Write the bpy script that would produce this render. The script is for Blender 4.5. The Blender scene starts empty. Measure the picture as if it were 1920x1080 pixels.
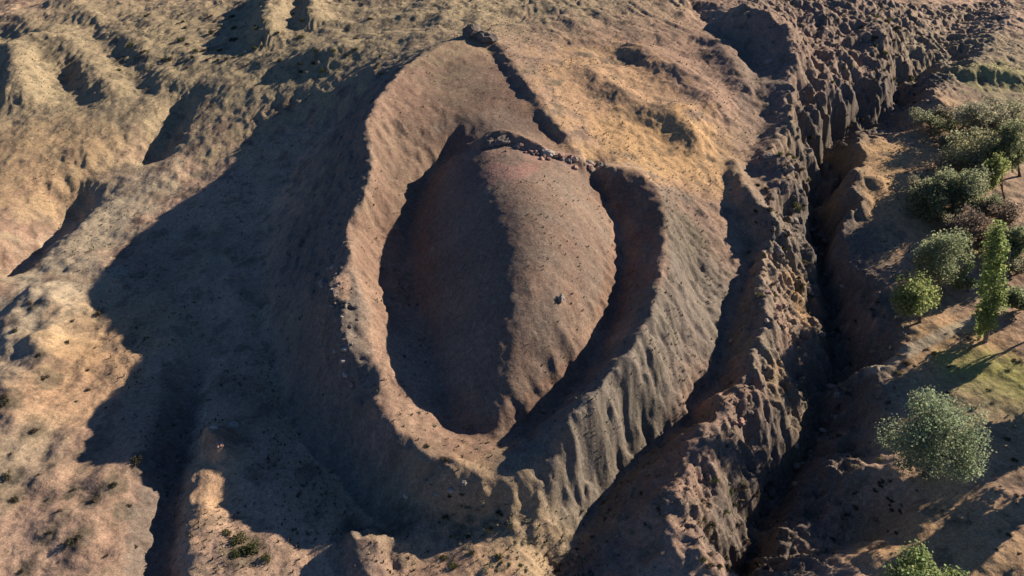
import bpy, bmesh, math, random, zlib
import numpy as np
from mathutils import Vector, Matrix
sc = bpy.context.scene
R = math.radians

# ------------------------------------------------------------------ camera, sky, sun, exposure
CAM_H, PITCH, FPX = 65.0, R(36.0), 1397.0          # drone height, tilt below the horizon, focal length in 1920-wide pixels
cam_d = bpy.data.cameras.new('camera'); cam = bpy.data.objects.new('camera', cam_d)
sc.collection.objects.link(cam); sc.camera = cam
cam.location = (0, 0, CAM_H); cam.rotation_euler = (math.pi/2 - PITCH, 0, 0)
cam_d.sensor_width = 36; cam_d.lens = 36*FPX/1920; cam_d.clip_start = 1; cam_d.clip_end = 6000

SUN_AZ, SUN_EL = R(28.0), R(22.0)                   # towards the sun, counter-clockwise from +X
w = bpy.data.worlds.new('World'); sc.world = w; w.use_nodes = True
wn = w.node_tree.nodes; bg = wn['Background']
sky = wn.new('ShaderNodeTexSky'); sky.sky_type = 'NISHITA'; sky.sun_disc = False
sky.ozone_density = 6.5; sky.air_density = .8; sky.dust_density = .2; sky.sun_elevation = SUN_EL; sky.sun_rotation = math.pi/2 - SUN_AZ
w.node_tree.links.new(sky.outputs[0], bg.inputs[0]); bg.inputs[1].default_value = 0.05
sl = bpy.data.lights.new('sun', 'SUN'); sl.energy = 5.0; sl.angle = R(0.5); sl.color = (1.0, 0.82, 0.63)
so = bpy.data.objects.new('sun', sl); sc.collection.objects.link(so)
sdir = Vector((math.cos(SUN_AZ)*math.cos(SUN_EL), math.sin(SUN_AZ)*math.cos(SUN_EL), math.sin(SUN_EL)))
so.rotation_euler = sdir.to_track_quat('Z', 'Y').to_euler(); so.location = (120, 60, 120)
sc.view_settings.view_transform = 'Standard'; sc.view_settings.look = 'None'
sc.view_settings.exposure = 1.07; sc.view_settings.gamma = 1

# ------------------------------------------------------------------ helpers
def at(u, v, z=0.0):
    """the point at height z seen at pixel (u, v) of the 1920x1080 photograph"""
    u = np.asarray(u, float); v = np.asarray(v, float); z = np.asarray(z, float)
    a = (u-960)/FPX; b = (540-v)/FPX
    dy = math.cos(PITCH)+b*math.sin(PITCH); dz = -math.sin(PITCH)+b*math.cos(PITCH)
    t = (z-CAM_H)/dz
    return a*t, dy*t, z+0*t

rs = np.random.RandomState(7)
_G = rs.rand(256, 256)*2*math.pi
_GX, _GY = np.cos(_G), np.sin(_G)
def pnoise(x, y, seed=0):
    x = x+seed*17.31; y = y+seed*9.77
    xi = np.floor(x).astype(np.int64); yi = np.floor(y).astype(np.int64)
    xf = x-xi; yf = y-yi
    u = xf*xf*xf*(xf*(xf*6-15)+10); v = yf*yf*yf*(yf*(yf*6-15)+10)
    a = (xi+seed*37) & 255; a1 = (a+1) & 255; b = (yi+seed*61) & 255; b1 = (b+1) & 255
    n00 = _GX[a, b]*xf+_GY[a, b]*yf; n10 = _GX[a1, b]*(xf-1)+_GY[a1, b]*yf
    n01 = _GX[a, b1]*xf+_GY[a, b1]*(yf-1); n11 = _GX[a1, b1]*(xf-1)+_GY[a1, b1]*(yf-1)
    return ((n00*(1-u)+n10*u)*(1-v)+(n01*(1-u)+n11*u)*v)*1.5
def fbm(x, y, s, octv=4, seed=0, gain=.5):
    o = 0*x; a = 1; f = 1/s
    for k in range(octv):
        o = o+a*pnoise(x*f, y*f, seed+k); a *= gain; f *= 2.03
    return o
def smooth(e0, e1, x):
    t = np.clip((x-e0)/(e1-e0), 0, 1); return t*t*(3-2*t)

# ------------------------------------------------------------------ terrain: lines of known height
L = [(890,60,18.8),(830,82,18.8),(760,120,19.4),(700,190,19.2),(685,240,18.4),(700,290,16.8),(680,370,14.3),(655,410,12.6),
     (655,442,12.2),(654,464,15.2),(657,492,13.0),(690,570,11.3),(690,640,8.9),(720,700,8.0),(700,760,7.4),(745,810,6.8),(800,855,6.3),(850,865,6.1),(893,888,6.1)]
RR = [(890,60,18.8),(940,85,18),(960,120,17.6),(1000,170,16.8),(1012,185,16.0),(1030,220,15.8),(1065,262,14.6),(1100,298,13.8),(1150,312,13.3),(1200,318,12.9),
      (1240,358,12.4),(1250,420,11.8),(1250,480,11.3),(1230,560,11.9),(1190,640,11.3),(1130,720,10.5),(1050,800,9.5),(990,856,8.4),(940,880,7.5),(893,888,6.2)]
LINES = [L, RR,
  # bow deck
  [(915,92,16.9),(942,130,16.5),(985,185,15.7),(1022,238,14.4),(1050,275,13.4)],
  [(840,130,17.0),(800,200,16.4),(770,240,15.6)], [(900,150,16.4),(880,210,15.4),(930,235,14.9)],
  # inner edge of the left rim
  [(745,250,15.2),(738,300,13.4),(737,390,10.2),(708,440,8.8),(712,520,7.8),(732,590,7.7),(757,660,6.9),(772,740,6.2),(802,800,5.5),(850,832,5.0),(895,850,4.8)],
  # left trough, right trough
  [(850,275,12),(805,335,9.8),(775,420,7.6),(775,500,6.7),(795,590,6.0),(815,660,5.5),(832,730,4.5),(850,785,3.9),(890,812,3.7)],
  [(1108,325,10.6),(1163,440,8.0),(1163,520,7.1),(1145,614,6.2),(1108,695,5.4),(1050,762,4.6),(985,822,3.8),(930,848,4.2)], [(840,806,3.9),(890,824,3.8),(950,822,3.7),(1000,790,3.9)],
  # central mound: west shoulder, top, east shoulder
  [(880,275,13.8),(905,330,14.7),(938,400,15.4),(945,470,14.9),(926,560,12.9),(906,640,10.7),(898,715,7.8),(895,765,5.0)],
  [(945,290,14.9),(988,350,15.8),(1015,430,16.1),(1010,520,14.8),(985,620,11.9),(945,712,8.5),(918,768,5.2)],
  [(1045,315,13.8),(1085,380,13.9),(1100,460,13.2),(1085,540,12.0),(1048,620,9.9),(990,680,7.8),(945,742,5.4)],
  # rock step at the head of the mound
  [(895,262,15.3),(940,253,16.0),(985,272,15.3),(1030,288,14.3),(1090,298,13.2)],
  # west flank foot and plain
  [(640,215,8.5),(560,300,4.5),(510,400,2),(490,520,.6),(500,650,-.4),(540,760,-.6),(590,860,-1),(650,960,-1.4),(690,1030,-1.6)],
  [(640,165,11.5),(560,220,7.0),(480,258,4.0),(340,350,.6),(200,440,-.2),(240,520,.1),(240,600,0),(265,660,0),(140,797,0),(180,900,0),(150,1080,0)],
  [(400,870,0),(400,960,.3),(460,1010,.3),(560,1030,.2),(640,1080,.2)],
  [(648,505,12.9),(614,525,12.7),(610,548,12.3),(632,600,11.3),(650,645,10.2)], [(645,535,12.5),(645,580,11.9)],
  [(380,790,4.2),(402,786,4.2)], [(404,822,3.4),(412,815,3.4)], [(650,980,3.2),(672,962,4.3),(702,956,4.3),(706,985,3.4)], [(668,990,3.5),(690,1000,3.0)],
  [(360,800,.4),(372,840,.6)], [(440,850,-.2),(450,800,-.2)], [(640,940,-.6),(650,1000,-.4)],
  [(352,850,.9),(345,960,.9)], [(398,868,.9),(385,955,.9),(430,1000,.8)],
  [(0,520,.5),(0,760,.8),(0,1079,.8)], [(300,500,0),(330,600,0),(320,760,-.2)],
  # front of the hull
  [(640,860,-.6),(690,950,-.9),(760,1000,-.8),(830,992,.2),(890,990,.8),(970,985,.8),(1040,965,0)],
  [(740,1010,-2.2),(700,1050,-2.4)],
  [(900,1020,1.0),(860,1079,.4)], [(970,1010,.8),(960,1079,.4)], [(780,1050,-.3),(740,1079,-.4)],
  # valley east of the hull, ridge above the ravine
  [(1290,10,14.4),(1400,110,11.6),(1422,200,9.6),(1420,270,8.6),(1385,360,7.2),(1402,450,4.6),(1400,510,3.2),(1375,600,1.7),(1352,720,0),(1270,805,-1),(1130,930,-2.4),(1030,1079,-3.4)],
  [(1390,0,18.4),(1480,50,17.6),(1492,130,13.6),(1482,230,10.4),(1455,330,8.6),(1445,400,7.2),(1428,460,6.3),(1428,520,6.0),(1432,600,5.6),(1395,700,4.9),
   (1330,800,4.4),(1292,851,4.0),(1262,940,3.4),(1285,1000,3.2),(1290,1080,2.0)],
  [(1280,400,8.6),(1340,420,7)], [(1310,500,5.6),(1300,560,5.0)],
  # ravine bed
  [(1840,0,6),(1800,60,6.6),(1745,120,5.4),(1705,180,4.0),(1625,240,1.4),(1537,300,-1.6),(1540,400,-2.6),(1530,470,-2.6),(1552,560,-3.4),(1575,690,-4.6),(1565,760,-5.4),(1505,850,-6),(1445,940,-6.6),(1390,1040,-7.2),(1375,1080,-7.4)],
  [(1530,60,11.4),(1545,150,9.4),(1530,230,6)],
  # ravine east bank top
  [(1900,20,10.2),(1850,90,8.8),(1780,170,7.0),(1730,215,6.2),(1690,258,5.6),(1620,265,5.7),(1585,330,5.6),(1592,400,4.8),(1565,450,4.0),(1578,490,3.4),(1660,540,3.0),(1690,590,2.7),(1690,640,2.0),(1650,705,1.0),
   (1660,790,.8)],
  [(1690,868,.7),(1640,855,.2),(1590,890,-1.2),(1530,930,-3.4)], [(1625,960,-4.5),(1560,1020,-5.6)],
  [(1690,868,.7),(1715,940,.5),(1700,1020,.2),(1640,1065,-.6)], [(1600,845,-3.6),(1540,880,-5)],
  [(1700,60,8.6),(1650,150,6.6),(1590,215,4.4)], [(1600,20,13.5),(1640,80,11.5)],
  # country to the east, north and west
  [(1919,120,7.6),(1919,300,5.6),(1919,480,4.6),(1919,640,3.4),(1919,800,2.4),(1919,1079,1.6)], [(1780,560,3.0),(1800,700,2.2),(1780,860,1.4),(1760,960,.9),(1760,1079,.5)],
  [(1740,320,5.5),(1720,420,4.8)],
  [(0,0,9),(300,0,11),(640,0,14),(960,0,17),(1200,0,16.6),(1700,0,13.5)], [(960,40,15.6),(1050,90,15.8),(1200,130,14.4),(1350,170,12.4)],
  [(1080,180,15),(1140,250,13),(1260,280,11),(1340,310,9.4)], [(1240,200,13),(1330,230,11.4)],
  [(640,80,14.5),(500,130,10.5),(400,160,8),(250,200,6),(100,210,6)], [(800,60,15.4),(700,105,13.6)],
  [(440,240,5),(380,275,3.5),(300,330,2)], [(0,300,4),(150,280,4.2),(260,230,5.2)],
  [(0,420,1),(120,440,.6)], [(300,280,2.6),(160,325,1.6),(120,400,-.4),(20,490,-1)],
]
GX0, GX1, GY0, GY1, GS = -210., 210., 30., 330., .375
NX, NY = int((GX1-GX0)/GS)+1, int((GY1-GY0)/GS)+1
def solve_terrain():
    pts = []
    for ln in LINES:
        for a, b in zip(ln[:-1], ln[1:]):
            A = np.array(at(*a)); B = np.array(at(*b)); n = max(2, int(np.hypot(*(B-A)[:2])/.2))
            t = np.linspace(0, 1, n)[:, None]; pts.append(A+(B-A)*t)
    pts = np.concatenate(pts)
    h = None
    for step in (16, 8, 4, 2, 1):
        s = GS*step; nx = int((GX1-GX0)/s)+1; ny = int((GY1-GY0)/s)+1
        i = np.clip(np.round((pts[:, 0]-GX0)/s).astype(int), 0, nx-1); j = np.clip(np.round((pts[:, 1]-GY0)/s).astype(int), 0, ny-1)
        ok = (pts[:, 0] > GX0) & (pts[:, 0] < GX1) & (pts[:, 1] > GY0) & (pts[:, 1] < GY1)
        S = np.zeros((ny, nx)); N = np.zeros((ny, nx))
        np.add.at(S, (j[ok], i[ok]), pts[ok, 2]); np.add.at(N, (j[ok], i[ok]), 1)
        m = N > 0; val = np.where(m, S/np.maximum(N, 1), 0)
        if h is None: h = np.full((ny, nx), pts[:, 2].mean())
        else:
            yy = np.linspace(0, h.shape[0]-1, ny); xx = np.linspace(0, h.shape[1]-1, nx)
            y0 = np.minimum(yy.astype(int), h.shape[0]-2); x0 = np.minimum(xx.astype(int), h.shape[1]-2); fy = (yy-y0)[:, None]; fx = (xx-x0)[None]
            h = (h[y0][:, x0]*(1-fx)+h[y0][:, x0+1]*fx)*(1-fy)+(h[y0+1][:, x0]*(1-fx)+h[y0+1][:, x0+1]*fx)*fy
        h = np.where(m, val, h)
        for it in range(400 if step > 2 else 160):
            p = np.pad(h, 1, mode='edge')
            h = np.where(m, val, .25*(p[:-2, 1:-1]+p[2:, 1:-1]+p[1:-1, :-2]+p[1:-1, 2:]))
    return h
def blur(h, n):
    for _ in range(n):
        p = np.pad(h, 1, mode='edge')
        h = .25*p[1:-1, 1:-1]+.125*(p[:-2, 1:-1]+p[2:, 1:-1]+p[1:-1, :-2]+p[1:-1, 2:])+.0625*(p[:-2, :-2]+p[2:, 2:]+p[2:, :-2]+p[:-2, 2:])
    return h
def bil(h, x, y):
    fx = np.clip((x-GX0)/GS, 0, NX-1.001); fy = np.clip((y-GY0)/GS, 0, NY-1.001)
    i = fx.astype(int); j = fy.astype(int); a = fx-i; b = fy-j
    return (h[j, i]*(1-a)+h[j, i+1]*a)*(1-b)+(h[j+1, i]*(1-a)+h[j+1, i+1]*a)*b
def seg_dist(X, Y, P):
    """distance to a polyline and the signed side of it (positive on its left)"""
    best = np.full(X.shape, 1e9); side = np.zeros(X.shape); par = np.zeros(X.shape)
    for k in range(len(P)-1):
        ax, ay = P[k][:2]; bx, by = P[k+1][:2]; dx, dy = bx-ax, by-ay; l2 = dx*dx+dy*dy+1e-9
        t = np.clip(((X-ax)*dx+(Y-ay)*dy)/l2, 0, 1); ex = X-ax-t*dx; ey = Y-ay-t*dy; d = np.hypot(ex, ey)
        m = d < best; best = np.where(m, d, best); side = np.where(m, np.sign(dx*ey-dy*ex), side); par = np.where(m, (k+t)/(len(P)-1), par)
    return best, side, par
def inside(X, Y, P):
    r = np.zeros(X.shape, bool); n = len(P)
    for k in range(n):
        x0, y0 = P[k][:2]; x1, y1 = P[(k+1) % n][:2]
        c = ((y0 > Y) != (y1 > Y)); r ^= c & (X < (x1-x0)*(Y-y0)/(y1-y0+1e-12)+x0)
    return r

gx = np.linspace(GX0, GX1, NX); gy = np.linspace(GY0, GY1, NY); X, Y = np.meshgrid(gx, gy)
H0 = blur(solve_terrain(), 3)
def march(u, v, hf=None):
    """where the sight line of pixel (u, v) meets the terrain"""
    hf = H0 if hf is None else hf
    z = np.linspace(30, -12, 2101); x, y, _ = at(u, v, z); g = bil(hf, x, y); k = int(np.argmax(z <= g))
    return np.array([x[k], y[k], g[k]])
def line(P): return [march(*p) for p in P]

# strokes: (pixels, width m, height m): ridges and cuts
STROKES = [
  ([(405,500),(372,640),(345,740),(322,840),(300,960),(283,1080)], 2.6, -2.6),   # trench through the west plain
  ([(335,190),(305,240),(285,280)], 4, -3), ([(130,370),(70,440),(0,490)], 5, -3),
   ([(850,945),(790,1000),(690,1065)], 2.5, 1.2),
  ([(515,0),(505,75)], 5, 3.6), ([(590,0),(585,50)], 4, 3), ([(45,90),(40,185)], 6, 4),
  ([(20,30),(110,80),(170,140),(200,170)], 6, 1.2), ([(120,10),(210,70),(290,150)], 6, 1.2),
  ([(0,60),(90,110),(150,180)], 5, -1.6), ([(160,40),(240,120),(270,160)], 5, -1.8), ([(600,100),(700,90),(830,60)], 5, .7), ([(420,130),(520,150),(600,140)], 4, -.4),
  ([(1060,80),(1130,90),(1200,130)], 4, -.6), ([(1110,140),(1190,200),(1240,225)], 4, 1.4), ([(1200,100),(1290,150),(1330,200)], 5, 1.6), ([(1350,90),(1400,170)], 4, 1.5),
  ([(1400,395),(1425,420)], 2.5, 2.0), ([(1545,40),(1560,120),(1550,200)], 4, 2.2), ([(1640,60),(1660,140)], 5, 2.2), ([(1580,120),(1600,190)], 4, 1.6),
  ([(1690,150),(1705,190)], 4, -1.5), ([(1590,345),(1640,345)], 2.5, .9), ([(1572,360),(1602,405),(1562,452)], 1.6, 1.3), ([(1455,300),(1480,345)], 2.5, 1.8), ([(1385,315),(1400,370)], 2.2, 1.5), ([(1500,420),(1495,470)], 1.5, 1.2), ([(1800,140),(1890,150)], 5, 2.0),
  ([(905,268),(950,256),(985,270),(1010,282)], 1.2, 1.3), ([(1020,284),(1085,300)], 1.0, .8),
  *[([(1178+9*k+4,690-16*k),(1196+9*k,712-15*k)], .45, .6) for k in range(7)], ([(60,560),(120,590)], 3, 1.0), ([(20,600),(60,650)], 3, 1.0), ([(100,620),(70,700)], 2.5, .9), ([(20,730),(40,790)], 3, 1.0), ([(190,900),(205,960)], 2.2, .9), ([(260,840),(270,880)], 2, .7), ([(150,990),(165,1030)], 2.2, .9), ([(110,900),(130,960)], 2.5, .7),
  ([(1750,180),(1760,200)], 3, 1.2),
  ([(1278,215),(1296,265)], 4, 1.7),
]
for P, wd, hh in STROKES:
    d, s, t = seg_dist(X, Y, line(P)); H0 = H0+hh*np.exp(-(d/wd)**2*1.4)*(smooth(-.1, .6, t) if wd == 2.6 else 1)
H0 = blur(H0, 1)
rv_, _, _ = seg_dist(X, Y, line([(1745,120),(1705,180),(1625,240),(1537,300),(1540,400),(1530,470),(1552,560),(1580,690),(1565,760),(1505,850),(1445,940),(1385,1070)]))
wz = np.exp(-(rv_/13)**2)*np.where(Y > 120, 1.6, 1)
H0 = bil(H0, X+fbm(X, Y, 11, 3, 65)*3.0*wz, Y+fbm(X, Y, 11, 3, 66)*3.0*wz)
H0 = H0-1.6*np.exp(-(rv_/1.6)**2)*np.exp(-(Y/170)**8)
dome = inside(X, Y, np.array([march(*p) for p in [(850,300),(905,285),(1000,300),(1085,325),(1140,420),(1132,500),(1100,600),(1070,660),(990,730),(905,800),(860,780),(830,680),(800,520),(800,400)]])[:, :2])
dm = blur(dome.astype(float), 24); H0 = H0*(1-dm)+(blur(H0, 70)+.55)*dm
tx, ty, _ = at(985, 925, 3.0); tm = .85*np.exp(-(((X-tx)**2+(Y-ty)**2)/5.0**2)**2); H0 = H0*(1-tm)+blur(H0, 90)*tm      # rounded near end
H0 = bil(H0, X+fbm(X, Y, 2.0, 3, 61)*.5*(1-.7*dm), Y+fbm(X, Y, 2.0, 3, 62)*.5*(1-.7*dm))

# masks
boat_out = np.array([at(*p) for p in L]+[at(*p) for p in RR[::-1]])[:, :2]
d_boat, _, _ = seg_dist(X, Y, list(boat_out)+[boat_out[0]]); in_boat = inside(X, Y, boat_out)
m_in = smooth(-1.5, 1.5, np.where(in_boat, d_boat, -d_boat))
rav = [(1390,0),(1480,60),(1492,150),(1482,250),(1455,330),(1445,400),(1428,460),(1428,520),(1432,600),(1395,700),(1330,800),(1292,851),(1262,940),(1285,1000),(1290,1080),
       (1560,1080),(1600,960),(1640,880),(1655,800),(1650,730),(1690,640),(1670,590),(1640,520),(1555,480),(1560,450),(1590,400),(1585,330),(1620,265),(1690,258),(1780,170),(1850,90),(1900,20),(1890,0)]
ravP = np.array([march(*p) for p in rav])[:, :2]
d_rav, _, _ = seg_dist(X, Y, list(ravP)+[ravP[0]]); in_rav = inside(X, Y, ravP); m_rav = smooth(-3, 3, np.where(in_rav, d_rav, -d_rav))
nb = np.where(in_boat, 0, np.exp(-(d_boat/9)**2))            # close to the hull the flank is finely ribbed, not lumpy
# downhill rills: noise smeared along the slope
gyy, gxx = np.gradient(blur(H0, 8), GS); sl_ = np.hypot(gxx, gyy)+1e-4
nx_, ny_ = gxx/sl_, gyy/sl_
rib = fbm(X, Y, .9, 2, 5)
wn1 = fbm(X, Y, 1.3, 3, 3); wn2 = fbm(X, Y, 4.6, 3, 9)
acc = 0; px, py = X.copy(), Y.copy(); qx, qy = X.copy(), Y.copy()
for k in range(20):
    acr = bil(rib, px, py)+bil(rib, qx, qy) if k == 0 else acr+(bil(rib, px, py)+bil(rib, qx, qy))*(k < 9)
    acc = acc+bil(wn1, px, py)+1.3*bil(wn2, px, py)+bil(wn1, qx, qy)+1.3*bil(wn2, qx, qy)
    px = px+bil(nx_, px, py)*.5; py = py+bil(ny_, px, py)*.5; qx = qx-bil(nx_, qx, qy)*.5; qy = qy-bil(ny_, qx, qy)*.5
rill = acc/40; rill = rill/rill.std()
groove = np.exp(-(rill/.28)**2)
steep = smooth(.22, .75, sl_)
far = smooth(110, 200, Y)
out = 1-m_in
acr = acr/acr.std()
H0 = H0 + acr*steep*out*(.05*nb+.05*m_rav)
H0 = H0 + rill*steep*(.006*m_in+.07*out*(1-.7*nb)+.16*m_rav*(1-.7*far))+rill*far*.09*out - groove*steep*out*(.22*(1-.7*nb)+.35*m_rav*(1-far)) - groove*far*out*.25 \
     + out*(1-.85*nb)*(fbm(X+8*fbm(X, Y, 30, 2, 23), Y+8*fbm(X, Y, 30, 2, 24), 18, 4, 21)*(.35+.3*far) + (.5-np.abs(fbm(X+6*fbm(X, Y, 25, 2, 25), Y, 34, 3, 26)))*1.1*far + fbm(X, Y, 6.5, 3, 31)*(.26+.34*smooth(-34, -50, X)*smooth(120, 95, Y)+.2*far+.4*m_rav) + m_rav*(.4-np.abs(fbm(X, Y, 4.2, 4, 35, .6)))*1.3) + m_in*fbm(X, Y, 5, 3, 41)*.05

# ------------------------------------------------------------------ terrain mesh
xs = np.concatenate([-np.geomspace(3000, 172, 24), np.arange(-170, 170.1, .22), np.geomspace(172, 3000, 24)])
yl = [34.0]
while yl[-1] < 275: yl.append(yl[-1]+max(.16, .16*(yl[-1]/52)**1.15))
ys = np.concatenate([[-3000, -800, -200, -40, 0, 20, 28, 32], yl, np.geomspace(yl[-1]+3, 4000, 24)])
MX, MY = np.meshgrid(xs, ys); nyv, nxv = MX.shape
inner = (np.abs(MX) < 175) & (MY > 30) & (MY < 300)
MZ = bil(H0, MX, MY)
mi = bil(m_in, MX, MY); mr = bil(m_rav, MX, MY); st = bil(steep, MX, MY)
wx = MX+fbm(MX, MY, 2.5, 2, 51)*.6; wy = MY+fbm(MX, MY, 2.5, 2, 52)*.6
rough = fbm(wx, wy, 1.6, 4, 55, .6)
crag = .35-np.abs(fbm(wx+3, wy, 1.5, 4, 57, .62)); nbm = bil(nb*(steep > .2), MX, MY)
MZ = MZ + crag*(.34*mr*(.35+st)*(1-.6*smooth(110, 190, MY))+.16*nbm*(1-mi))
MZ = MZ + rough*(.08+.07*st+.10*mr+.02*smooth(110, 200, MY))*(1-.58*mi)
mz_far = fbm(MX, MY, 400, 3, 77)*18*smooth(300, 900, np.hypot(MX, MY))
MZ = MZ+mz_far
def ground_z(x, y):
    i = np.searchsorted(xs, x)-1; j = np.searchsorted(ys, y)-1
    a = (x-xs[i])/(xs[i+1]-xs[i]); b = (y-ys[j])/(ys[j+1]-ys[j])
    return float((MZ[j, i]*(1-a)+MZ[j, i+1]*a)*(1-b)+(MZ[j+1, i]*(1-a)+MZ[j+1, i+1]*a)*b)
def hit(u, v):
    p = march(u, v); return (float(p[0]), float(p[1]), ground_z(p[0], p[1]))

# soil colours (soil and plant cover; shade painted into ravine bed, trench and hollows)
C_TAN = np.array([.36, .256, .188]); C_RED = np.array([.155, .106, .083]); C_GREY = np.array([.155, .137, .117]); C_GRASS = np.array([.265, .222, .145])
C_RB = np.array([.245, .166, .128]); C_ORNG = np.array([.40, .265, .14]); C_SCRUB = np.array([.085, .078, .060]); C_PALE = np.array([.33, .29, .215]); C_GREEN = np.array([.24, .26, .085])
n1 = fbm(MX, MY, 14, 4, 101); n2 = fbm(MX, MY, 4, 4, 102); n3 = fbm(MX, MY, 1.1, 3, 103); n4 = fbm(MX, MY, 30, 3, 104)
col = np.empty(MX.shape+(3,)); col[:] = C_TAN
def mix(c, m):
    global col
    col = col*(1-m[..., None])+c*m[..., None]
def spot(u, v, rx, ry=None):
    """soft patch of ground centred where (u, v) meets the terrain, radii in metres"""
    p = march(u, v); ry = ry or rx
    d = np.hypot((MX-p[0])/rx, (MY-p[1])/ry)
    return smooth(1.15, .5, d+.35*n2)
PATCH = [(250,560,7,12,C_RB,.6),(230,800,6,10,C_RB,.5),(120,880,6,8,C_RB,.4),(230,980,6,8,C_RB,.5),(1150,60,30,20,C_RB,.6),(1350,130,20,24,C_RB,.7),(1600,60,30,30,C_RB,.5),  # pixel, radii (m), colour, strength
  (60,120,60,50,C_GRASS,.75),(300,60,50,60,C_GRASS,.7),(480,110,30,30,C_GRASS,.6),(560,110,26,18,C_GRASS,.8),(760,30,60,40,C_GRASS,.8),(1000,20,40,20,C_GRASS,.6),
  (150,430,10,16,C_PALE,.8),(100,560,12,12,C_PALE,.8),(240,350,10,14,C_PALE,.6),(30,650,8,10,C_PALE,.6),(20,860,6,8,C_PALE,.4),
  (200,620,10,10,C_ORNG,.45),(150,720,9,10,C_ORNG,.4),(380,920,4,8,C_ORNG,.4),(270,930,5,10,C_RB,.4),(60,300,20,16,C_ORNG,.35),
  (1230,110,40,34,C_RB,.6),(1150,160,16,30,C_ORNG,.5),(1300,290,16,14,C_ORNG,.8),(1210,270,12,10,C_ORNG,.7),(1330,420,8,10,C_RB,.6),(1300,520,6,12,C_GREY,.6),
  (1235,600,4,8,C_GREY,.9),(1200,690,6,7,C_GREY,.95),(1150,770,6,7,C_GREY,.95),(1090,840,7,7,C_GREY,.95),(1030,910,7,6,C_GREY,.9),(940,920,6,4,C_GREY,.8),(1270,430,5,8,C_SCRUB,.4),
  (1490,150,14,50,C_GREY,.6),(1460,380,8,22,C_GREY,.7),(1420,620,6,16,C_GREY,.7),(1380,800,8,12,C_RB,.7),(1330,980,8,10,C_RB,.5),
  (1620,120,24,40,C_RB,.5),(1660,330,16,26,C_ORNG,.95),(1600,620,7,14,C_RB,.6),(1520,590,4,8,C_ORNG,.8),(1740,230,14,20,C_ORNG,.5),(1870,120,24,30,C_GRASS,.8),(1890,130,14,8,C_GREEN,.5),
  (1780,660,12,10,C_ORNG,.7),(1830,740,12,10,C_ORNG,.5),(1860,715,8,6,C_GREEN,.8),(1740,760,8,6,C_GRASS,.6),(1800,1000,10,10,C_ORNG,.5),(1850,800,8,8,C_GRASS,.5),(1700,1030,6,6,C_ORNG,.5),
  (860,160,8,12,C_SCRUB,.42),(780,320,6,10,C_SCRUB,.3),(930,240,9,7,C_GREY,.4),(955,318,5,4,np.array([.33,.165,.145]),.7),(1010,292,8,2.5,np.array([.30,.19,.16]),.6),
  (900,1000,9,8,C_ORNG,.4),(780,1040,6,6,C_RB,.6),(1000,1000,6,6,C_GRASS,.3),(760,960,6,6,C_GRASS,.3)]
mound = inside(MX, MY, np.array([march(*p) for p in [(880,270),(1000,290),(1090,315),(1150,420),(1140,500),(1110,600),(1080,660),(1000,730),(900,810),(840,780),(800,660),(770,500),(780,400)]])[:, :2])
mix(C_RED, mi*(.45+.5*smooth(-.6, .6, n1+.3))); mix(C_RB, .75*(1-mi)*smooth(-.15, .5, n4+.4*n2))
mix(C_GRASS, smooth(0, .6, n1)*(1-mi)*.45)
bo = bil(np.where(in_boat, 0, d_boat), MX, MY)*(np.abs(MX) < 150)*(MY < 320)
C_CLAY_SHADE = np.array([.135, .120, .108])  # grey clay of the flanks; also deepens shade on west scarp and trench
mix(C_CLAY_SHADE, .92*(1-mi)*smooth(17, 8, bo+4*n1)*(bo > 0)*smooth(.05, .25, st))
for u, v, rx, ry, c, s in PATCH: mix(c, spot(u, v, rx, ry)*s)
mix(C_GREY, mound*(.35+.3*n2).clip(0, 1))
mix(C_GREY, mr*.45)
for u, v, rx, ry, c, s_ in [(1505,585,3,7,C_ORNG,.8),(1490,680,4,6,C_RB,.7),(1480,760,4,6,C_ORNG,.6),(1400,800,6,7,C_RB,.8),(1340,960,7,8,C_RB,.7),(1420,900,6,8,C_RB,.6),(1300,900,5,6,C_RB,.5),(1440,300,5,12,C_RB,.4),(1490,60,10,20,C_RB,.4)]: mix(c, spot(u, v, rx, ry)*s_)
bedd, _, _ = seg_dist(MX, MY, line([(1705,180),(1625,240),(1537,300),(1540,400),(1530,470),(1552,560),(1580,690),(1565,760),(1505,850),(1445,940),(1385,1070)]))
mix(np.array([.10, .092, .085]), .8*smooth(9, 3, bedd+2*n2)*(MY < 170))  # dark tone along the bed, deepens the ravine's shade
farm = smooth(100, 170, MY)*(1-mi)
mix(C_SCRUB, ((1-mi)*smooth(.28, .62, n2+.35*n3+.12*n1)*(.62)).clip(0, 1)*(.55+.45*farm))
mix(C_SCRUB, ((1-mi)*smooth(.30, .6, n3+.3*n2)*.35).clip(0, 1))
mix(C_SCRUB, mi*smooth(.42, .75, n3)*.35)
DARK_SPOTS = [(92,707,24),(75,667,14),(10,755,26),(65,805,18),(22,900,20),(25,935,16),(90,940,11),(135,920,14),(172,940,17),(115,965,14),(92,1000,16),(145,1010,22),(210,908,20),(262,868,20),(235,955,16),(60,575,14),(185,585,14),(50,1068,16),(460,1030,30),(1310,440,25),(1290,420,20)]  # dark scrub cover; spots on shadowed hollows are painted shade
for u, v, rp in DARK_SPOTS:
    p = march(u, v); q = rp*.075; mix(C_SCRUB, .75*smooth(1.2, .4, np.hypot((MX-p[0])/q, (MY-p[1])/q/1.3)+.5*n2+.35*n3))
td, _, tpar = seg_dist(MX, MY, line([(405,500),(372,640),(345,740),(322,840),(300,960),(283,1080)])); mix(C_CLAY_SHADE*.8, .8*smooth(3.0, 1.4, td+.5*n2)*smooth(.15, .55, tpar))  # darkened trench: its shade is put into the soil colour
mix(C_PALE, smooth(.4, .8, fbm(MX, MY, .8, 2, 120))*.25)
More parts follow.
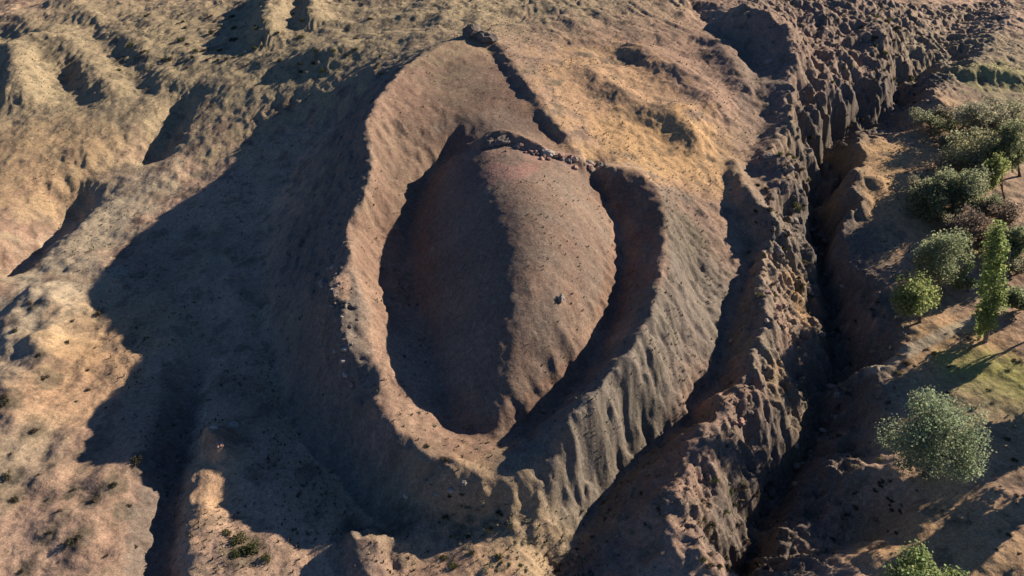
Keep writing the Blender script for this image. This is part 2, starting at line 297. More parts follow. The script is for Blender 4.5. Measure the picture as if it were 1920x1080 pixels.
pd, _, _ = seg_dist(MX, MY, line([(1925,540),(1880,575),(1800,612),(1720,650),(1640,690)])); mix(C_PALE, .9*smooth(1.2, .5, pd))
col = np.clip(col*(1+.12*n3[..., None]), .01, .8)

# smooth normals of the whole sheet, so its pieces meet without a seam
def mesh_piece(name, mask_faces):
    jj, ii = np.nonzero(mask_faces)
    v0 = jj*nxv+ii; quads = np.stack([v0, v0+1, v0+nxv+1, v0+nxv], 1)
    used, inv = np.unique(quads, return_inverse=True); quads = inv.reshape(-1, 4)
    me = bpy.data.meshes.new(name); nv, nf = len(used), len(quads)
    me.vertices.add(nv); me.loops.add(nf*4); me.polygons.add(nf)
    co = np.stack([MX.ravel()[used], MY.ravel()[used], MZ.ravel()[used]], 1)
    me.vertices.foreach_set('co', co.ravel().astype(np.float32))
    me.loops.foreach_set('vertex_index', quads.ravel().astype(np.int32))
    me.polygons.foreach_set('loop_start', (np.arange(nf)*4).astype(np.int32))
    me.polygons.foreach_set('use_smooth', np.ones(nf, bool))
    me.update(calc_edges=True)
    ca = me.color_attributes.new('soil', 'FLOAT_COLOR', 'POINT')
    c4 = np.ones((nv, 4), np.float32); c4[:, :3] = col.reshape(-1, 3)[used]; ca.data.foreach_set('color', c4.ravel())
    me.normals_split_custom_set_from_vertices(NRM[used])
    o = bpy.data.objects.new(name, me); sc.collection.objects.link(o); o['kind'] = 'structure'
    me.materials.append(M_SOIL)
    return o
gz_y = np.gradient(MZ, ys, axis=0); gz_x = np.gradient(MZ, xs, axis=1)
NRM = np.stack([-gz_x, -gz_y, np.ones_like(MZ)], -1).reshape(-1, 3); NRM /= np.linalg.norm(NRM, axis=1)[:, None]; NRM = NRM.astype(np.float32)

def mat(name):
    m = bpy.data.materials.new(name); m.use_nodes = True; nt = m.node_tree; b = nt.nodes['Principled BSDF']
    b.inputs['Roughness'].default_value = .95; b.inputs['Specular IOR Level'].default_value = .1
    return m, nt, b
M_SOIL, nt, b = mat('dry_soil')
at_ = nt.nodes.new('ShaderNodeVertexColor'); at_.layer_name = 'soil'
tc = nt.nodes.new('ShaderNodeTexCoord')
nz = nt.nodes.new('ShaderNodeTexNoise'); nz.inputs['Scale'].default_value = 2.2; nz.inputs['Detail'].default_value = 5; nz.inputs['Roughness'].default_value = .65
mr_ = nt.nodes.new('ShaderNodeMapRange'); mr_.inputs[1].default_value = .3; mr_.inputs[2].default_value = .7; mr_.inputs[3].default_value = .72; mr_.inputs[4].default_value = 1.25
nz2 = nt.nodes.new('ShaderNodeTexNoise'); nz2.inputs['Scale'].default_value = 7; nz2.inputs['Detail'].default_value = 3; nz2.inputs['Roughness'].default_value = .7
nt.links.new(tc.outputs['Object'], nz2.inputs['Vector'])
mr2 = nt.nodes.new('ShaderNodeMapRange'); mr2.inputs[1].default_value = .34; mr2.inputs[2].default_value = .62; mr2.inputs[3].default_value = .66; mr2.inputs[4].default_value = 1.2; nt.links.new(nz2.outputs['Fac'], mr2.inputs[0])
mlt = nt.nodes.new('ShaderNodeMath'); mlt.operation = 'MULTIPLY'
mm = nt.nodes.new('ShaderNodeVectorMath'); mm.operation = 'SCALE'
nt.links.new(tc.outputs['Object'], nz.inputs['Vector']); nt.links.new(nz.outputs['Fac'], mr_.inputs[0])
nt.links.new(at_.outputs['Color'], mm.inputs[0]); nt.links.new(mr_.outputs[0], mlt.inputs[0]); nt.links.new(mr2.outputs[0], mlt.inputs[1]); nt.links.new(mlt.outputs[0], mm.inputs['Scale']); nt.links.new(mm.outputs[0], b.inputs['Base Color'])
bp = nt.nodes.new('ShaderNodeBump'); bp.inputs['Strength'].default_value = .45; bp.inputs['Distance'].default_value = .25
nt.links.new(nz.outputs['Fac'], bp.inputs['Height']); nt.links.new(bp.outputs[0], b.inputs['Normal'])

FX = .25*(MX[:-1, :-1]+MX[1:, :-1]+MX[:-1, 1:]+MX[1:, 1:]); FY = .25*(MY[:-1, :-1]+MY[1:, :-1]+MY[:-1, 1:]+MY[1:, 1:])
f_boat = bil(np.where(in_boat, d_boat, -d_boat), FX, FY) > -.8
f_boat &= (np.abs(FX) < 100) & (FY > 35) & (FY < 250)
f_rav = inside(FX, FY, ravP) & ~f_boat
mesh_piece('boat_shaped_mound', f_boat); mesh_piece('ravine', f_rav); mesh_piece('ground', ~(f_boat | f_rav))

#---OBJECTS---
# ------------------------------------------------------------------ objects
rng = random.Random(11)
col_ = sc.collection
def tag(o, label, cat, group=None):
    o['label'] = label; o['category'] = cat
    if group: o['group'] = group
    return o
def thing(name, label, cat, loc, group=None):
    o = bpy.data.objects.new(name, None); col_.objects.link(o); o.location = loc; o.empty_display_size = .5
    return tag(o, label, cat, group)
def mesh_obj(name, V, Fc, m, parent=None, colors=None, smooth_=False):
    me = bpy.data.meshes.new(name); me.from_pydata([tuple(v) for v in V], [], [tuple(f) for f in Fc]); me.materials.append(m)
    if smooth_: me.polygons.foreach_set('use_smooth', [True]*len(me.polygons))
    if colors is not None:
        ca = me.color_attributes.new('tint', 'FLOAT_COLOR', 'POINT'); c4 = np.ones((len(V), 4), np.float32); c4[:, :3] = colors; ca.data.foreach_set('color', c4.ravel())
    o = bpy.data.objects.new(name, me); col_.objects.link(o); o.parent = parent
    return o
def mpp(p):
    """metres per 1920-wide pixel at point p"""
    return (p[1]*math.cos(PITCH)-(p[2]-CAM_H)*math.sin(PITCH))/FPX

def leaf_mat(name, trans):
    m, nt, b = mat(name); a = nt.nodes.new('ShaderNodeVertexColor'); a.layer_name = 'tint'; nt.links.new(a.outputs[0], b.inputs['Base Color'])
    t = nt.nodes.new('ShaderNodeBsdfTranslucent'); nt.links.new(a.outputs[0], t.inputs[0]); mx = nt.nodes.new('ShaderNodeMixShader'); mx.inputs[0].default_value = trans
    nt.links.new(b.outputs[0], mx.inputs[1]); nt.links.new(t.outputs[0], mx.inputs[2]); nt.links.new(mx.outputs[0], nt.nodes['Material Output'].inputs[0])
    return m
M_LEAF = leaf_mat('leaves', .55); M_DRY = leaf_mat('dry_plant', .15)
def noise_mat(name, c1, c2, scale, bump=.5):
    m, nt, b = mat(name); tc = nt.nodes.new('ShaderNodeTexCoord'); n = nt.nodes.new('ShaderNodeTexNoise'); n.inputs['Scale'].default_value = scale; n.inputs['Detail'].default_value = 6
    rp = nt.nodes.new('ShaderNodeValToRGB'); rp.color_ramp.elements[0].position = .3; rp.color_ramp.elements[1].position = .7
    rp.color_ramp.elements[0].color = (*c1, 1); rp.color_ramp.elements[1].color = (*c2, 1)
    nt.links.new(tc.outputs['Object'], n.inputs['Vector']); nt.links.new(n.outputs['Fac'], rp.inputs[0]); nt.links.new(rp.outputs[0], b.inputs['Base Color'])
    bp = nt.nodes.new('ShaderNodeBump'); bp.inputs['Strength'].default_value = bump; bp.inputs['Distance'].default_value = .1; nt.links.new(n.outputs['Fac'], bp.inputs['Height']); nt.links.new(bp.outputs[0], b.inputs['Normal'])
    return m
M_BARK = noise_mat('bark', (.06, .045, .035), (.14, .11, .085), 6); M_PALEBARK = noise_mat('pale_bark', (.16, .14, .11), (.30, .27, .22), 6)
M_ROCK = noise_mat('grey_rock', (.17, .15, .13), (.30, .27, .235), 1.6); M_PALEROCK = noise_mat('pale_rock', (.26, .225, .19), (.40, .36, .31), 1.6)
M_REDROCK = noise_mat('red_rock', (.22, .14, .118), (.36, .245, .205), 1.6); M_DARKROCK = noise_mat('dark_rock', (.09, .08, .072), (.19, .165, .145), 1.6)

def tube(V, Fc, pts, rad, n=6):
    base = len(V)
    for k, p in enumerate(pts):
        d = (pts[min(k+1, len(pts)-1)]-pts[max(k-1, 0)]).normalized(); a = d.orthogonal().normalized(); c = d.cross(a)
        for q in range(n):
            t = 2*math.pi*q/n; V.append(p+(a*math.cos(t)+c*math.sin(t))*rad[k])
    for k in range(len(pts)-1):
        for q in range(n):
            Fc.append((base+k*n+q, base+k*n+(q+1) % n, base+(k+1)*n+(q+1) % n, base+(k+1)*n+q))
    Fc.append(tuple(base+(len(pts)-1)*n+q for q in range(n)))
def leaves(centres, radii, n, size, tint, var=.35, droop=0., stretch=1.0, gain=1.0):
    """n small leaf-clump faces spread through the given clump spheres"""
    g = np.random.RandomState(rng.randint(0, 10**6)); centres = np.array(centres); radii = np.array(radii)
    pr = radii[:, 0]**2; k = g.choice(len(centres), n, p=pr/pr.sum())
    d = g.randn(n, 3); d /= np.linalg.norm(d, axis=1)[:, None]; rr = g.rand(n)**.45*(1+.35*g.rand(n)**4)
    p = centres[k]+d*rr[:, None]*radii[k]; p[:, 2] -= droop*rr*np.abs(d[:, 0])
    nrm = d+g.randn(n, 3)*.9; nrm /= np.linalg.norm(nrm, axis=1)[:, None]
    t = np.cross(nrm, g.randn(n, 3)); t /= np.linalg.norm(t, axis=1)[:, None]; b = np.cross(nrm, t)
    s = size*(.6+.8*g.rand(n))[:, None]; t = t*s; b = b*s*stretch
    V = np.stack([p-t*.5, p+b*.42, p+t*.5, p-b*.42], 1).reshape(-1, 3)
    clump = 1+var*.8*(g.rand(len(centres))-.5)
    c = np.array(tint)[None]*gain*((1+var*(g.rand(n)-.5)*1.4)*clump[k])[:, None]; c[:, 0] *= 1+.25*(g.rand(n)-.5)
    Fc = np.arange(n*4).reshape(-1, 4)
    return V, Fc, np.repeat(np.clip(c, .004, .7), 4, 0)

def tree(name, label, base, h, cr, cz, ch, tint, nleaf, size, trunk_r, bark=None, lean=(0, 0), nclump=34, kind='round', group=None, cat='tree', hemi=.0):
    """a tree: tapered trunk with limbs reaching into a crown of leaf clumps (cr half width, cz centre height, ch half height)"""
    root = thing(name, label, cat, base, group)
    cents, rads = [], []
    g = random.Random(zlib.crc32(label.encode()))
    for k in range(nclump):
        while True:
            a = Vector((g.uniform(-1, 1), g.uniform(-1, 1), g.uniform(-1, 1)))
            if .25 < a.length < 1 and (kind != 'dome' or a.z > -.75): break
        if kind == 'column':
            z = (k+.5)/nclump*2-1; wid = math.sqrt(max(.06, 1-((z+.25)/1.28)**2))*.62; ang = g.uniform(0, 6.28)
            c = Vector((math.cos(ang)*cr*wid+lean[0]*z*ch/cz, math.sin(ang)*cr*wid, z*ch)); rd = cr*.62*g.uniform(.55, 1.3); rads.append((rd, rd, rd*1.7))
        else:
            c = Vector((a.x*cr*.78, a.y*cr*.78, a.z*ch*.78)); rd = g.uniform(.14, .40); c = c*g.uniform(.85, 1.18); rads.append((cr*rd, cr*rd, ch*rd*1.05))
        cents.append((c.x+lean[0], c.y+lean[1], cz+c.z))
    V, Fc = [], []
    top = Vector((lean[0]*.8, lean[1]*.8, cz+(ch*.6 if kind == 'column' else 0)))
    npt = 7; tp = [Vector((0, 0, -.4)).lerp(top, k/(npt-1))+Vector((g.uniform(-1, 1), g.uniform(-1, 1), 0))*trunk_r*.5*(k > 0) for k in range(npt)]
    tube(V, Fc, tp, [trunk_r*(1.35 if k == 0 else 1-.75*k/(npt-1)) for k in range(npt)], 8)
    for c, rd in list(zip(cents, rads))[:22]:
        s0 = tp[g.randint(2, npt-1)]; e = Vector(c); m1 = s0.lerp(e, .5)+Vector((0, 0, .12*(e-s0).length))
        tube(V, Fc, [s0, m1, e], [trunk_r*.38, trunk_r*.22, trunk_r*.07], 5)
    mesh_obj('trunk', V, Fc, bark or M_BARK, root, smooth_=True)
    LV, LF, LC = leaves(cents, rads, nleaf, size, tint, gain=2.0)
    mesh_obj('crown', LV, LF, M_LEAF, root, LC)
    return root

GREEN_A = (.14, .165, .07); GREEN_B = (.125, .155, .085); GREEN_C = (.13, .165, .065); OLIVE = (.12, .125, .065); GREYG = (.13, .135, .09)
def px_tree(name, label, base_px, crown_px, hw, hh, tint, nleaf, size, **kw):
    """place by the pixel of its foot; crown centre, half width and half height measured in the photograph"""
    b = hit(*base_px); s = mpp(b); look = math.atan2(CAM_H-b[2], math.hypot(b[0], b[1])); cl = math.cos(look); sn = math.sin(look)
    cr = hw*s; cz = max(.4, (base_px[1]-crown_px[1])*s/cl)
    hhm = hh*s; ch = math.sqrt(max((hhm**2-(cr*sn)**2*.9)/cl**2, (.45*cr)**2))
    return tree(name, label, b, cz+ch, cr, cz, ch, tint, nleaf, size, kw.pop('trunk_r', .05*cr+.06), lean=(float(at(*crown_px, b[2]+cz+ch*(0 if kw.get('kind') == 'column' else .3))[0])-b[0], 0), **kw)
GT = 'trees on the east bank of the ravine'
px_tree('leafy_tree', 'small round bright green tree on a bare trunk above the ravine bank', (1727,604), (1727,552), 52, 44, GREEN_A, 5200, .30, group=GT, trunk_r=.22)
px_tree('poplar_tree', 'tall narrow bright green poplar beside the shaded track', (1848,640), (1857,528), 20, 96, GREEN_C, 6500, .30, group=GT, kind='column', nclump=46, bark=M_PALEBARK, trunk_r=.24)
px_tree('willow_tree', 'large round dusty green tree, the biggest on the near right slope', (1740,892), (1766,822), 96, 88, (.125, .155, .10), 21000, .21, group=GT, nclump=60, trunk_r=.42)
px_tree('leafy_tree', 'pale green tree cut off by the bottom edge of the picture', (1745,1128), (1745,1080), 78, 42, (.13, .165, .075), 9000, .24, group=GT, nclump=44)
px_tree('olive_tree', 'bushy grey green tree left of and behind the narrow poplar', (1795,538), (1783,484), 58, 58, (.13, .15, .09), 9500, .28, group=GT, nclump=44)
px_tree('leafy_shrub', 'small light green shrub tucked against the left side of the poplar', (1818,548), (1816,520), 24, 28, GREEN_B, 2600, .26, group=GT, cat='shrub', nclump=18)
px_tree('leafy_tree', 'dark green tree at the left edge of the upper right grove', (1760,408), (1762,374), 42, 42, (.105, .12, .07), 7500, .30, group=GT, nclump=36)
px_tree('leafy_tree', 'grey green tree in the middle of the upper right grove', (1815,392), (1815,350), 52, 48, (.125, .14, .088), 8500, .30, group=GT, nclump=36)
px_tree('leafy_tree', 'hazy pale olive tree at the top of the upper right grove', (1845,325), (1846,290), 62, 50, (.14, .145, .09), 7000, .34, group=GT, nclump=32)
px_tree('leafy_tree', 'narrow yellow green tree standing bright among the darker grove', (1886,372), (1884,322), 24, 42, GREEN_A, 4000, .30, group=GT, nclump=26)
px_tree('leafy_tree', 'dark tree at the right edge of the picture behind the yellow green tree', (1915,330), (1912,276), 40, 52, (.10, .115, .065), 7500, .34, group=GT, nclump=36)
px_tree('leafy_tree', 'grey green tree highest up the slope in the right hand grove', (1866,262), (1864,226), 62, 44, (.145, .145, .105), 7000, .36, group=GT, nclump=34)
px_tree('leafy_tree', 'green tree at the right edge just above the poplar top', (1912,498), (1908,452), 34, 42, (.11, .13, .075), 6000, .30, group=GT, nclump=32)
for u, v, hw, hh, t_, lab in [(1800,262,26,20,(.145,.15,.10),'pale olive shrub uphill and left of the hazy olive tree'),(1905,215,44,34,(.13,.14,.09),'grey green shrub at the right edge above the highest tree of the grove'),
                         (1852,380,42,30,(.12,.135,.085),'low grey green shrub between the two brown thickets'),(1915,560,30,26,(.11,.13,.075),'low green shrub at the right edge beside the shaded track')]:
    px_tree('leafy_shrub', lab, (u, v+hh*.8), (u, v), hw, hh, t_, 4200, .28, group='shrubs in the right hand grove', cat='shrub', nclump=26)
for k in range(14):
    u = rng.uniform(1735, 1915); v = rng.uniform(215, 505)
    px_tree('thicket_shrub', 'soft grey green thicket shrub filling the gaps between the grove trees', (u, v+18), (u, v), rng.uniform(24, 36), rng.uniform(18, 26), rng.choice([(.125, .135, .09), (.14, .14, .10), (.11, .125, .075), (.12, .11, .085)]), 2600, .26, group='thicket shrubs in the right hand grove', cat='shrub', nclump=24)
px_tree('bare_thicket', 'purplish brown nearly leafless thicket above the poplar', (1845,462), (1843,428), 52, 36, (.085, .072, .062), 3600, .30, group='bare thickets in the right hand grove', cat='thicket', nclump=30)
px_tree('bare_thicket', 'brown leafless thicket at the right edge beside the yellow green tree', (1895,425), (1893,394), 46, 34, (.10, .085, .068), 3200, .30, group='bare thickets in the right hand grove', cat='thicket', nclump=28)
px_tree('bare_thicket', 'thin grey thicket of pale saplings left of the hazy olive tree', (1795,330), (1795,312), 48, 26, (.15, .14, .11), 1500, .26, group='bare thickets in the right hand grove', cat='thicket', nclump=26)
# trees just beyond the right edge, known from the shadows they throw into view
for (u, v, hw, lab) in [(2060,880,55,'leafy tree outside the right edge throwing shade below the big round tree'),  (2090,745,60,'leafy tree outside the right edge shading the grassy hollow'),
                        (1985,610,36,'leafy tree outside the right edge shading the track by the poplar')]:
    px_tree('leafy_tree', lab, (u, v), (u, v-75), hw, hw*.95, GREEN_B, 7000, .42, group='trees beyond the right edge', nclump=40)

# rocks
def rock_mesh(seed, m, flat=.75):
    bm = bmesh.new(); bmesh.ops.create_icosphere(bm, subdivisions=3, radius=1); g = np.random.RandomState(seed)
    pl = g.randn(9, 3); pl /= np.linalg.norm(pl, axis=1)[:, None]; off = .62+.3*g.rand(9); st_ = np.array([1, .7+.5*g.rand(), flat])
    for v in bm.verts:
        p = np.array(v.co); 
        for n, o in zip(pl, off):
            d = p@n
            if d > o: p = p-n*(d-o)*.92
        p = p*st_+.05*g.randn(3); v.co = p
    me = bpy.data.meshes.new('rock'); bm.to_mesh(me); bm.free(); me.materials.append(m); return me
ROCKS = {k: [rock_mesh(i*7+j, m, fl) for j in range(4)] for i, (k, m, fl) in enumerate([('grey', M_ROCK, .75), ('pale', M_PALEROCK, .7), ('red', M_REDROCK, .9), ('dark', M_DARKROCK, .85)])}
def rock(u, v, rpx, kind, label, group=None, name='rock', sx=1., sz=1.):
    p = hit(u, v); big = name != 'rock'; r_ = rpx*mpp(p)*(1 if big else rng.uniform(.6, 1.05)); sx *= rng.uniform(.9, 1.7); o = bpy.data.objects.new(name, rng.choice(ROCKS[kind])); col_.objects.link(o)
    o.location = (p[0], p[1], p[2]+(.12*r_ if big else -r_*.28*sz)); o.scale = (r_*sx, r_, r_*sz); o.rotation_euler = (rng.uniform(-.3, .3), rng.uniform(-.3, .3), rng.uniform(0, 6.28))
    return tag(o, label, 'rock', group)
rock(1050,560,12,'grey','lone grey boulder on the lit right side of the central mound', name='boulder')
rock(885,66,20,'dark','dark rock crag at the very top tip of the boat shape', name='crag', sz=1.1)
rock(912,74,16,'dark','second dark crag just right of the one at the top tip', name='crag')
G1 = 'rocks along the step at the head of the mound'
for a in [(918,268,11,'dark','leftmost dark rock in the row at the head of the mound'),(945,262,15,'dark','largest dark rock in the row at the head of the mound'),(972,274,12,'red','reddish rock right of the largest dark one at the mound head'),
          (1002,284,11,'red','reddish slab in the middle of the row at the mound head'),(1028,284,12,'pale','pale slab leaning in the row at the mound head'),(1052,290,11,'red','reddish rock right of the pale slab at the mound head'),
          (1078,298,10,'pale','pale rock near the right end of the mound head row'),(1104,304,10,'grey','grey rock where the mound head row meets the right rim'),(1126,312,9,'pale','pale stone at the right end of the mound head row')]: rock(*a, group=G1)
G2 = 'rocks on the outcrop below the left rim'
for a in [(624,500,8,'pale','pale stone at the top of the outcrop left of the left rim'),(610,530,13,'grey','large grey rock at the left edge of the outcrop'),(626,548,12,'dark','dark rock beside the large grey one on the outcrop'),
          (660,572,10,'dark','dark rock between the outcrop and the left rim'),(648,652,11,'pale','pale rock at the lower end of the outcrop'),(643,676,6,'pale','small white stone in shadow below the outcrop'),
          (647,700,7,'pale','white stone lower down in the shadow below the outcrop'),(661,722,11,'red','reddish lit stone alone in the shadow below the outcrop')]: rock(*a, group=G2)
G3 = 'rocks beside the trench on the west plain'
for a in [(412,832,13,'red','red upright rock at the edge of the lit strip by the trench'),(436,798,12,'pale','pale jagged rock above the red one near the trench'),(398,800,11,'pale','cream lit rock left of the pale jagged one near the trench')]: rock(*a, group=G3, sz=1.3)
G4 = 'stones at the foot of the hull'
for a in [(846,918,10,'pale','pale stone heading the lit spur below the lower tip'),(818,926,7,'pale','pale flat stone left of the lit spur below the lower tip'),(762,928,6,'pale','small pale stone in shadow left of the lower tip'),(870,905,7,'grey','grey stone close under the lower tip')]: rock(*a, group=G4)
G5 = 'rocks on the ridge above the ravine'
for a in [(1492,412,9,'pale','white rock highest on the ridge above the ravine'),(1478,436,8,'pale','white rock left of and below the highest white one on the ridge'),(1500,446,9,'grey','grey rock at the ravine edge below the white ones'),(1462,470,10,'grey','grey rock on the ridge crest left of the ravine'),
          (1472,318,10,'dark','dark rock high on the ridge where it narrows'),(1440,600,9,'pale','pale rock on the ridge crest beside the shaded valley')]: rock(*a, group=G5)
rock(1652,248,8,'pale','white stone on the ravine bank near the dark pool of shade')

for k in range(34):
    t = rng.random(); rock(905+t*225+rng.gauss(0, 5), 262+t*48+rng.gauss(0, 5)+5, rng.uniform(2.5, 6), rng.choice(['dark', 'red', 'red', 'grey', 'pale']), 'small broken stone in the rubble along the head of the mound', 'rubble along the head of the mound', 'stone')
for k in range(26):
    rock(625+rng.gauss(0, 16)+k*.8, 505+k*6.5+rng.gauss(0, 8), rng.uniform(2, 5), rng.choice(['grey', 'grey', 'pale', 'dark']), 'small stone scattered on the outcrop below the left rim', 'small stones on the outcrop', 'stone')
for k in range(40):
    t = rng.random(); P_ = [(1545,400),(1530,470),(1552,560),(1580,690),(1565,760),(1505,850),(1445,940)]; i = min(5, int(t*6)); f = t*6-i
    rock(P_[i][0]+(P_[i+1][0]-P_[i][0])*f+rng.gauss(0, 14), P_[i][1]+(P_[i+1][1]-P_[i][1])*f+rng.gauss(0, 10), rng.uniform(3, 8), rng.choice(['grey', 'dark', 'dark']), 'stone lying in the dark bed of the ravine', 'stones in the ravine bed', 'stone')
for k in range(80):
    P_ = [(1490,120),(1482,250),(1465,330),(1470,420),(1455,500),(1450,600),(1430,700),(1370,800),(1330,870),(1310,960)]; t = rng.random()*8.99; i = int(t); f = t-i
    rock(P_[i][0]+(P_[i+1][0]-P_[i][0])*f+rng.gauss(0, 26), P_[i][1]+(P_[i+1][1]-P_[i][1])*f+rng.gauss(0, 16), rng.uniform(3, 9), rng.choice(['grey', 'dark', 'dark', 'red']), 'broken rock on the jagged ridge left of the ravine', 'broken rocks on the ridge left of the ravine', 'rock', sz=1.2)
# shrubs and tufts
def shrub_mesh(seed, tint, n, size, hgt, mat_):
    g = random.Random(seed); cents = [(g.uniform(-.55, .55), g.uniform(-.55, .55), hgt*g.uniform(.25, .7)) for _ in range(9)]
    V, Fc, C = leaves(cents, [(.42, .42, .32*hgt+.1)]*9, n, size, tint, .6)
    V = list(map(tuple, V)); Fc = [tuple(f) for f in Fc]; C = list(map(tuple, C)); k0 = len(V); SV, SF = [], []
    for c in cents: tube(SV, SF, [Vector((0, 0, -.2)), Vector(c)], [.05, .015], 4)
    V += [tuple(v) for v in SV]; Fc += [tuple(i+k0 for i in f) for f in SF]; C += [(.07, .055, .04)]*len(SV)
    me = bpy.data.meshes.new('shrub'); me.from_pydata(V, [], Fc); me.materials.append(mat_)
    ca = me.color_attributes.new('tint', 'FLOAT_COLOR', 'POINT'); c4 = np.ones((len(V), 4), np.float32); c4[:, :3] = C; ca.data.foreach_set('color', c4.ravel()); return me
SH = {'dark': [shrub_mesh(k, (.062, .06, .042), 420, .17, .8, M_DRY) for k in range(4)], 'brown': [shrub_mesh(k+20, (.10, .08, .06), 380, .17, .7, M_DRY) for k in range(3)],
      'straw': [shrub_mesh(k+10, (.30, .275, .19), 300, .17, .8, M_DRY) for k in range(3)], 'green': [shrub_mesh(k+30, (.10, .115, .055), 420, .17, .8, M_LEAF) for k in range(3)]}
def shrub(u, v, rpx, kind, label, group, name='shrub', cat='shrub'):
    p = hit(u, v); r_ = rpx*mpp(p); o = bpy.data.objects.new(name, rng.choice(SH[kind])); col_.objects.link(o)
    o.location = (p[0], p[1], p[2]-.05); o.scale = (r_*rng.uniform(.8, 1.2), r_*rng.uniform(.8, 1.2), r_*rng.uniform(.7, 1.1)); o.rotation_euler.z = rng.uniform(0, 6.28)
    return tag(o, label, cat, group)
LP = 'dark low shrub scattered on the tan ground in the lower left'
for u, v, r_ in [(92,707,24),(75,667,14),(10,755,26),(65,805,18),(22,900,20),(25,935,16),(90,940,11),(135,920,14),(172,940,17),(115,965,14),(92,1000,16),(145,1010,22),(210,908,20),(262,868,20),(235,955,16),(180,657,8),(135,605,9),
               (60,575,14),(185,585,14),(50,1068,16),(175,735,10),(152,757,8),(20,850,10),(70,885,9),(200,1040,13),(250,1020,10),(110,1060,10),(240,790,8),(30,620,12),(118,640,9),(160,690,7),(215,700,7),(190,770,8)]:
    shrub(u+rng.uniform(-9, 9), v+rng.uniform(-7, 7), r_*rng.uniform(.35, .7), rng.choice(['dark', 'dark', 'brown']), LP, 'dark shrubs on the lower left ground')
for u, v, r_ in [(448,1012,17),(470,1034,20),(440,1040,13),(500,1050,12),(425,1000,10)]: shrub(u, v, r_, 'green', 'grey green shrub at the lower edge of the big left shadow', 'shrubs below the left shadow')
for k in range(70):
    u = rng.uniform(830, 1010); v = rng.uniform(925, 1070)
    if (u-830)*.35+905 < v: shrub(u, v, rng.uniform(4, 10), rng.choice(['straw', 'straw', 'straw', 'green']), 'small dry tuft on the ground below the lower tip of the hull', 'tufts below the lower tip', 'tuft', 'tuft')
for k in range(46):
    t = rng.random(); u = 1040+t*190+rng.uniform(-50, 50); v = 1060-t*140+rng.uniform(-40, 50)
    shrub(u, v, rng.uniform(4, 9), rng.choice(['straw', 'straw', 'brown']), 'pale dry tuft in the shaded valley at the bottom', 'pale tufts in the bottom valley', 'tuft', 'tuft')
for k in range(40):
    u = rng.uniform(1310, 1460); v = rng.uniform(900, 1070); shrub(u, v, rng.uniform(5, 11), rng.choice(['dark', 'brown', 'straw', 'green']), 'low scrub bush on the ridge side left of the lower ravine', 'scrub on the lower ridge', 'bush', 'bush')
for k in range(40):
    u = rng.uniform(1400, 1520); v = rng.uniform(230, 560); shrub(u, v, rng.uniform(4, 9), rng.choice(['dark', 'green', 'brown']), 'low scrub bush on the upper ridge beside the ravine', 'scrub on the upper ridge', 'bush', 'bush')
for k in range(60):
    u = rng.uniform(180, 720); v = rng.uniform(20, 140); shrub(u, v, rng.uniform(3.5, 8), rng.choice(['dark', 'dark', 'green']), 'dark bush on the far hillside at the upper left', 'bushes on the upper left hillside', 'bush', 'bush')
for k in range(36):
    u = rng.uniform(1560, 1720); v = rng.uniform(20, 240); shrub(u, v, rng.uniform(3.5, 8), rng.choice(['dark', 'brown', 'green']), 'dark bush on the far slope left of the upper ravine', 'bushes by the upper ravine', 'bush', 'bush')
for k in range(36):
    u = rng.uniform(1560, 1700); v = rng.uniform(560, 1040); shrub(u, v, rng.uniform(4, 10), rng.choice(['dark', 'brown', 'straw', 'green']), 'low bush on the shaded east bank of the ravine', 'bushes on the ravine bank', 'bush', 'bush')
for k in range(70):
    u = rng.uniform(1640, 1915); v = rng.uniform(590, 1075); shrub(u, v, rng.uniform(3, 8), rng.choice(['straw', 'straw', 'green', 'brown']), 'dry grass tuft on the slope around the right hand trees', 'tufts around the right hand trees', 'tuft', 'tuft')
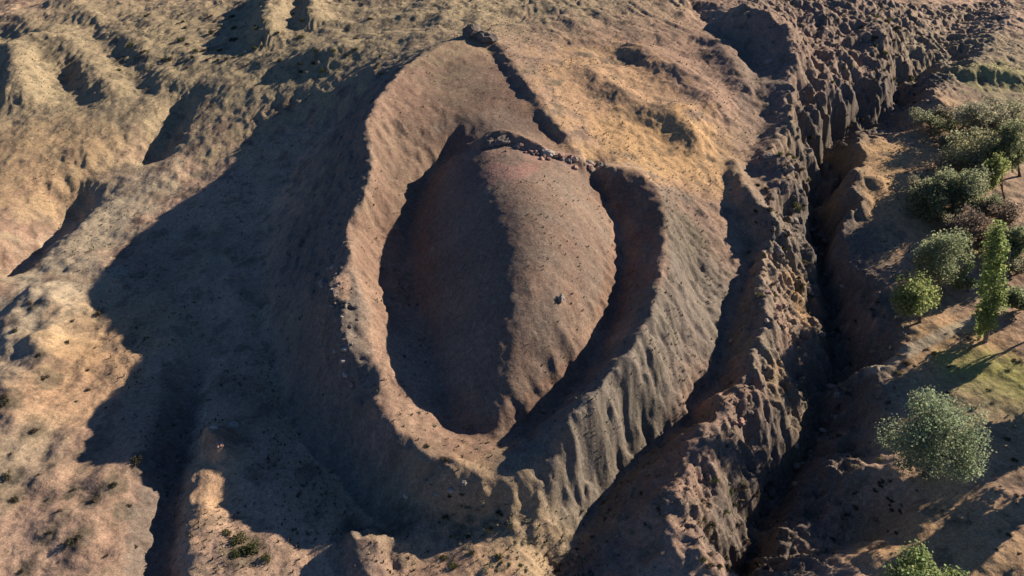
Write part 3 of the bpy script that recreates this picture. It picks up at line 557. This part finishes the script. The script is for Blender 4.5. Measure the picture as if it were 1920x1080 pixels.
for u, v, r_, lab in [(788,774,7,'yellow green tuft on the inner edge of the lower left rim'),(814,800,7,'upright straw tuft on the rim edge near the lower tip'),(882,802,7,'pale tuft in the shade at the lower end of the trough'),(897,842,6,'pale tuft at the end of the lit rim strip'),(758,668,5,'dark tuft on the inner edge of the left rim'),
                      (801,838,7,'dark red bush on the lit strip near the lower tip'),(836,862,8,'green bush at the outer edge of the lower tip')]:
    shrub(u, v, r_, 'straw' if 'straw' in lab or 'pale' in lab or 'yellow' in lab else 'dark', lab, None, 'tuft', 'tuft')

# grass that nobody could count
def grass():
    g = np.random.RandomState(5); N = 46000; d = 42+g.rand(N)**1.0*150; x = (g.rand(N)*2-1)*d*.72; y = d
    keep = (bil(m_in, x, y) < .5) | (g.rand(N) < .35); x, y = x[keep], y[keep]
    keep = fbm(x, y, 9, 3, 200)+.5*g.randn(len(x))*.5 > -.05; x, y = x[keep], y[keep]; N = len(x)
    i = np.searchsorted(xs, x)-1; j = np.searchsorted(ys, y)-1; z = MZ[j, i]; sc_ = .08+.2*g.rand(N)**2.5
    V = np.zeros((N, 5, 3, 3)); ang = g.rand(N, 5)*6.283; le = .5+.6*g.rand(N, 5); dx, dy = np.cos(ang), np.sin(ang); s = sc_[:, None]
    cx, cy, cz = x[:, None], y[:, None], z[:, None]-.03
    V[:, :, 0] = np.stack([cx-dy*s*.35, cy+dx*s*.35, cz+0*s*ang], -1); V[:, :, 1] = np.stack([cx+dy*s*.35, cy-dx*s*.35, cz+0*s*ang], -1)
    V[:, :, 2] = np.stack([cx+dx*s*.9*le, cy+dy*s*.9*le, cz+s*1.3*le], -1)
    V = V.reshape(-1, 3); pal = np.array([(.075, .068, .05), (.10, .085, .06), (.28, .25, .17), (.12, .12, .06)]); c = pal[g.choice(4, N, p=[.4, .25, .2, .15])]*(.8+.4*g.rand(N))[:, None]
    o = mesh_obj('dry_grass', V, np.arange(len(V)).reshape(-1, 3), M_DRY, None, np.repeat(c, 15, 0)); o['kind'] = 'stuff'
grass()
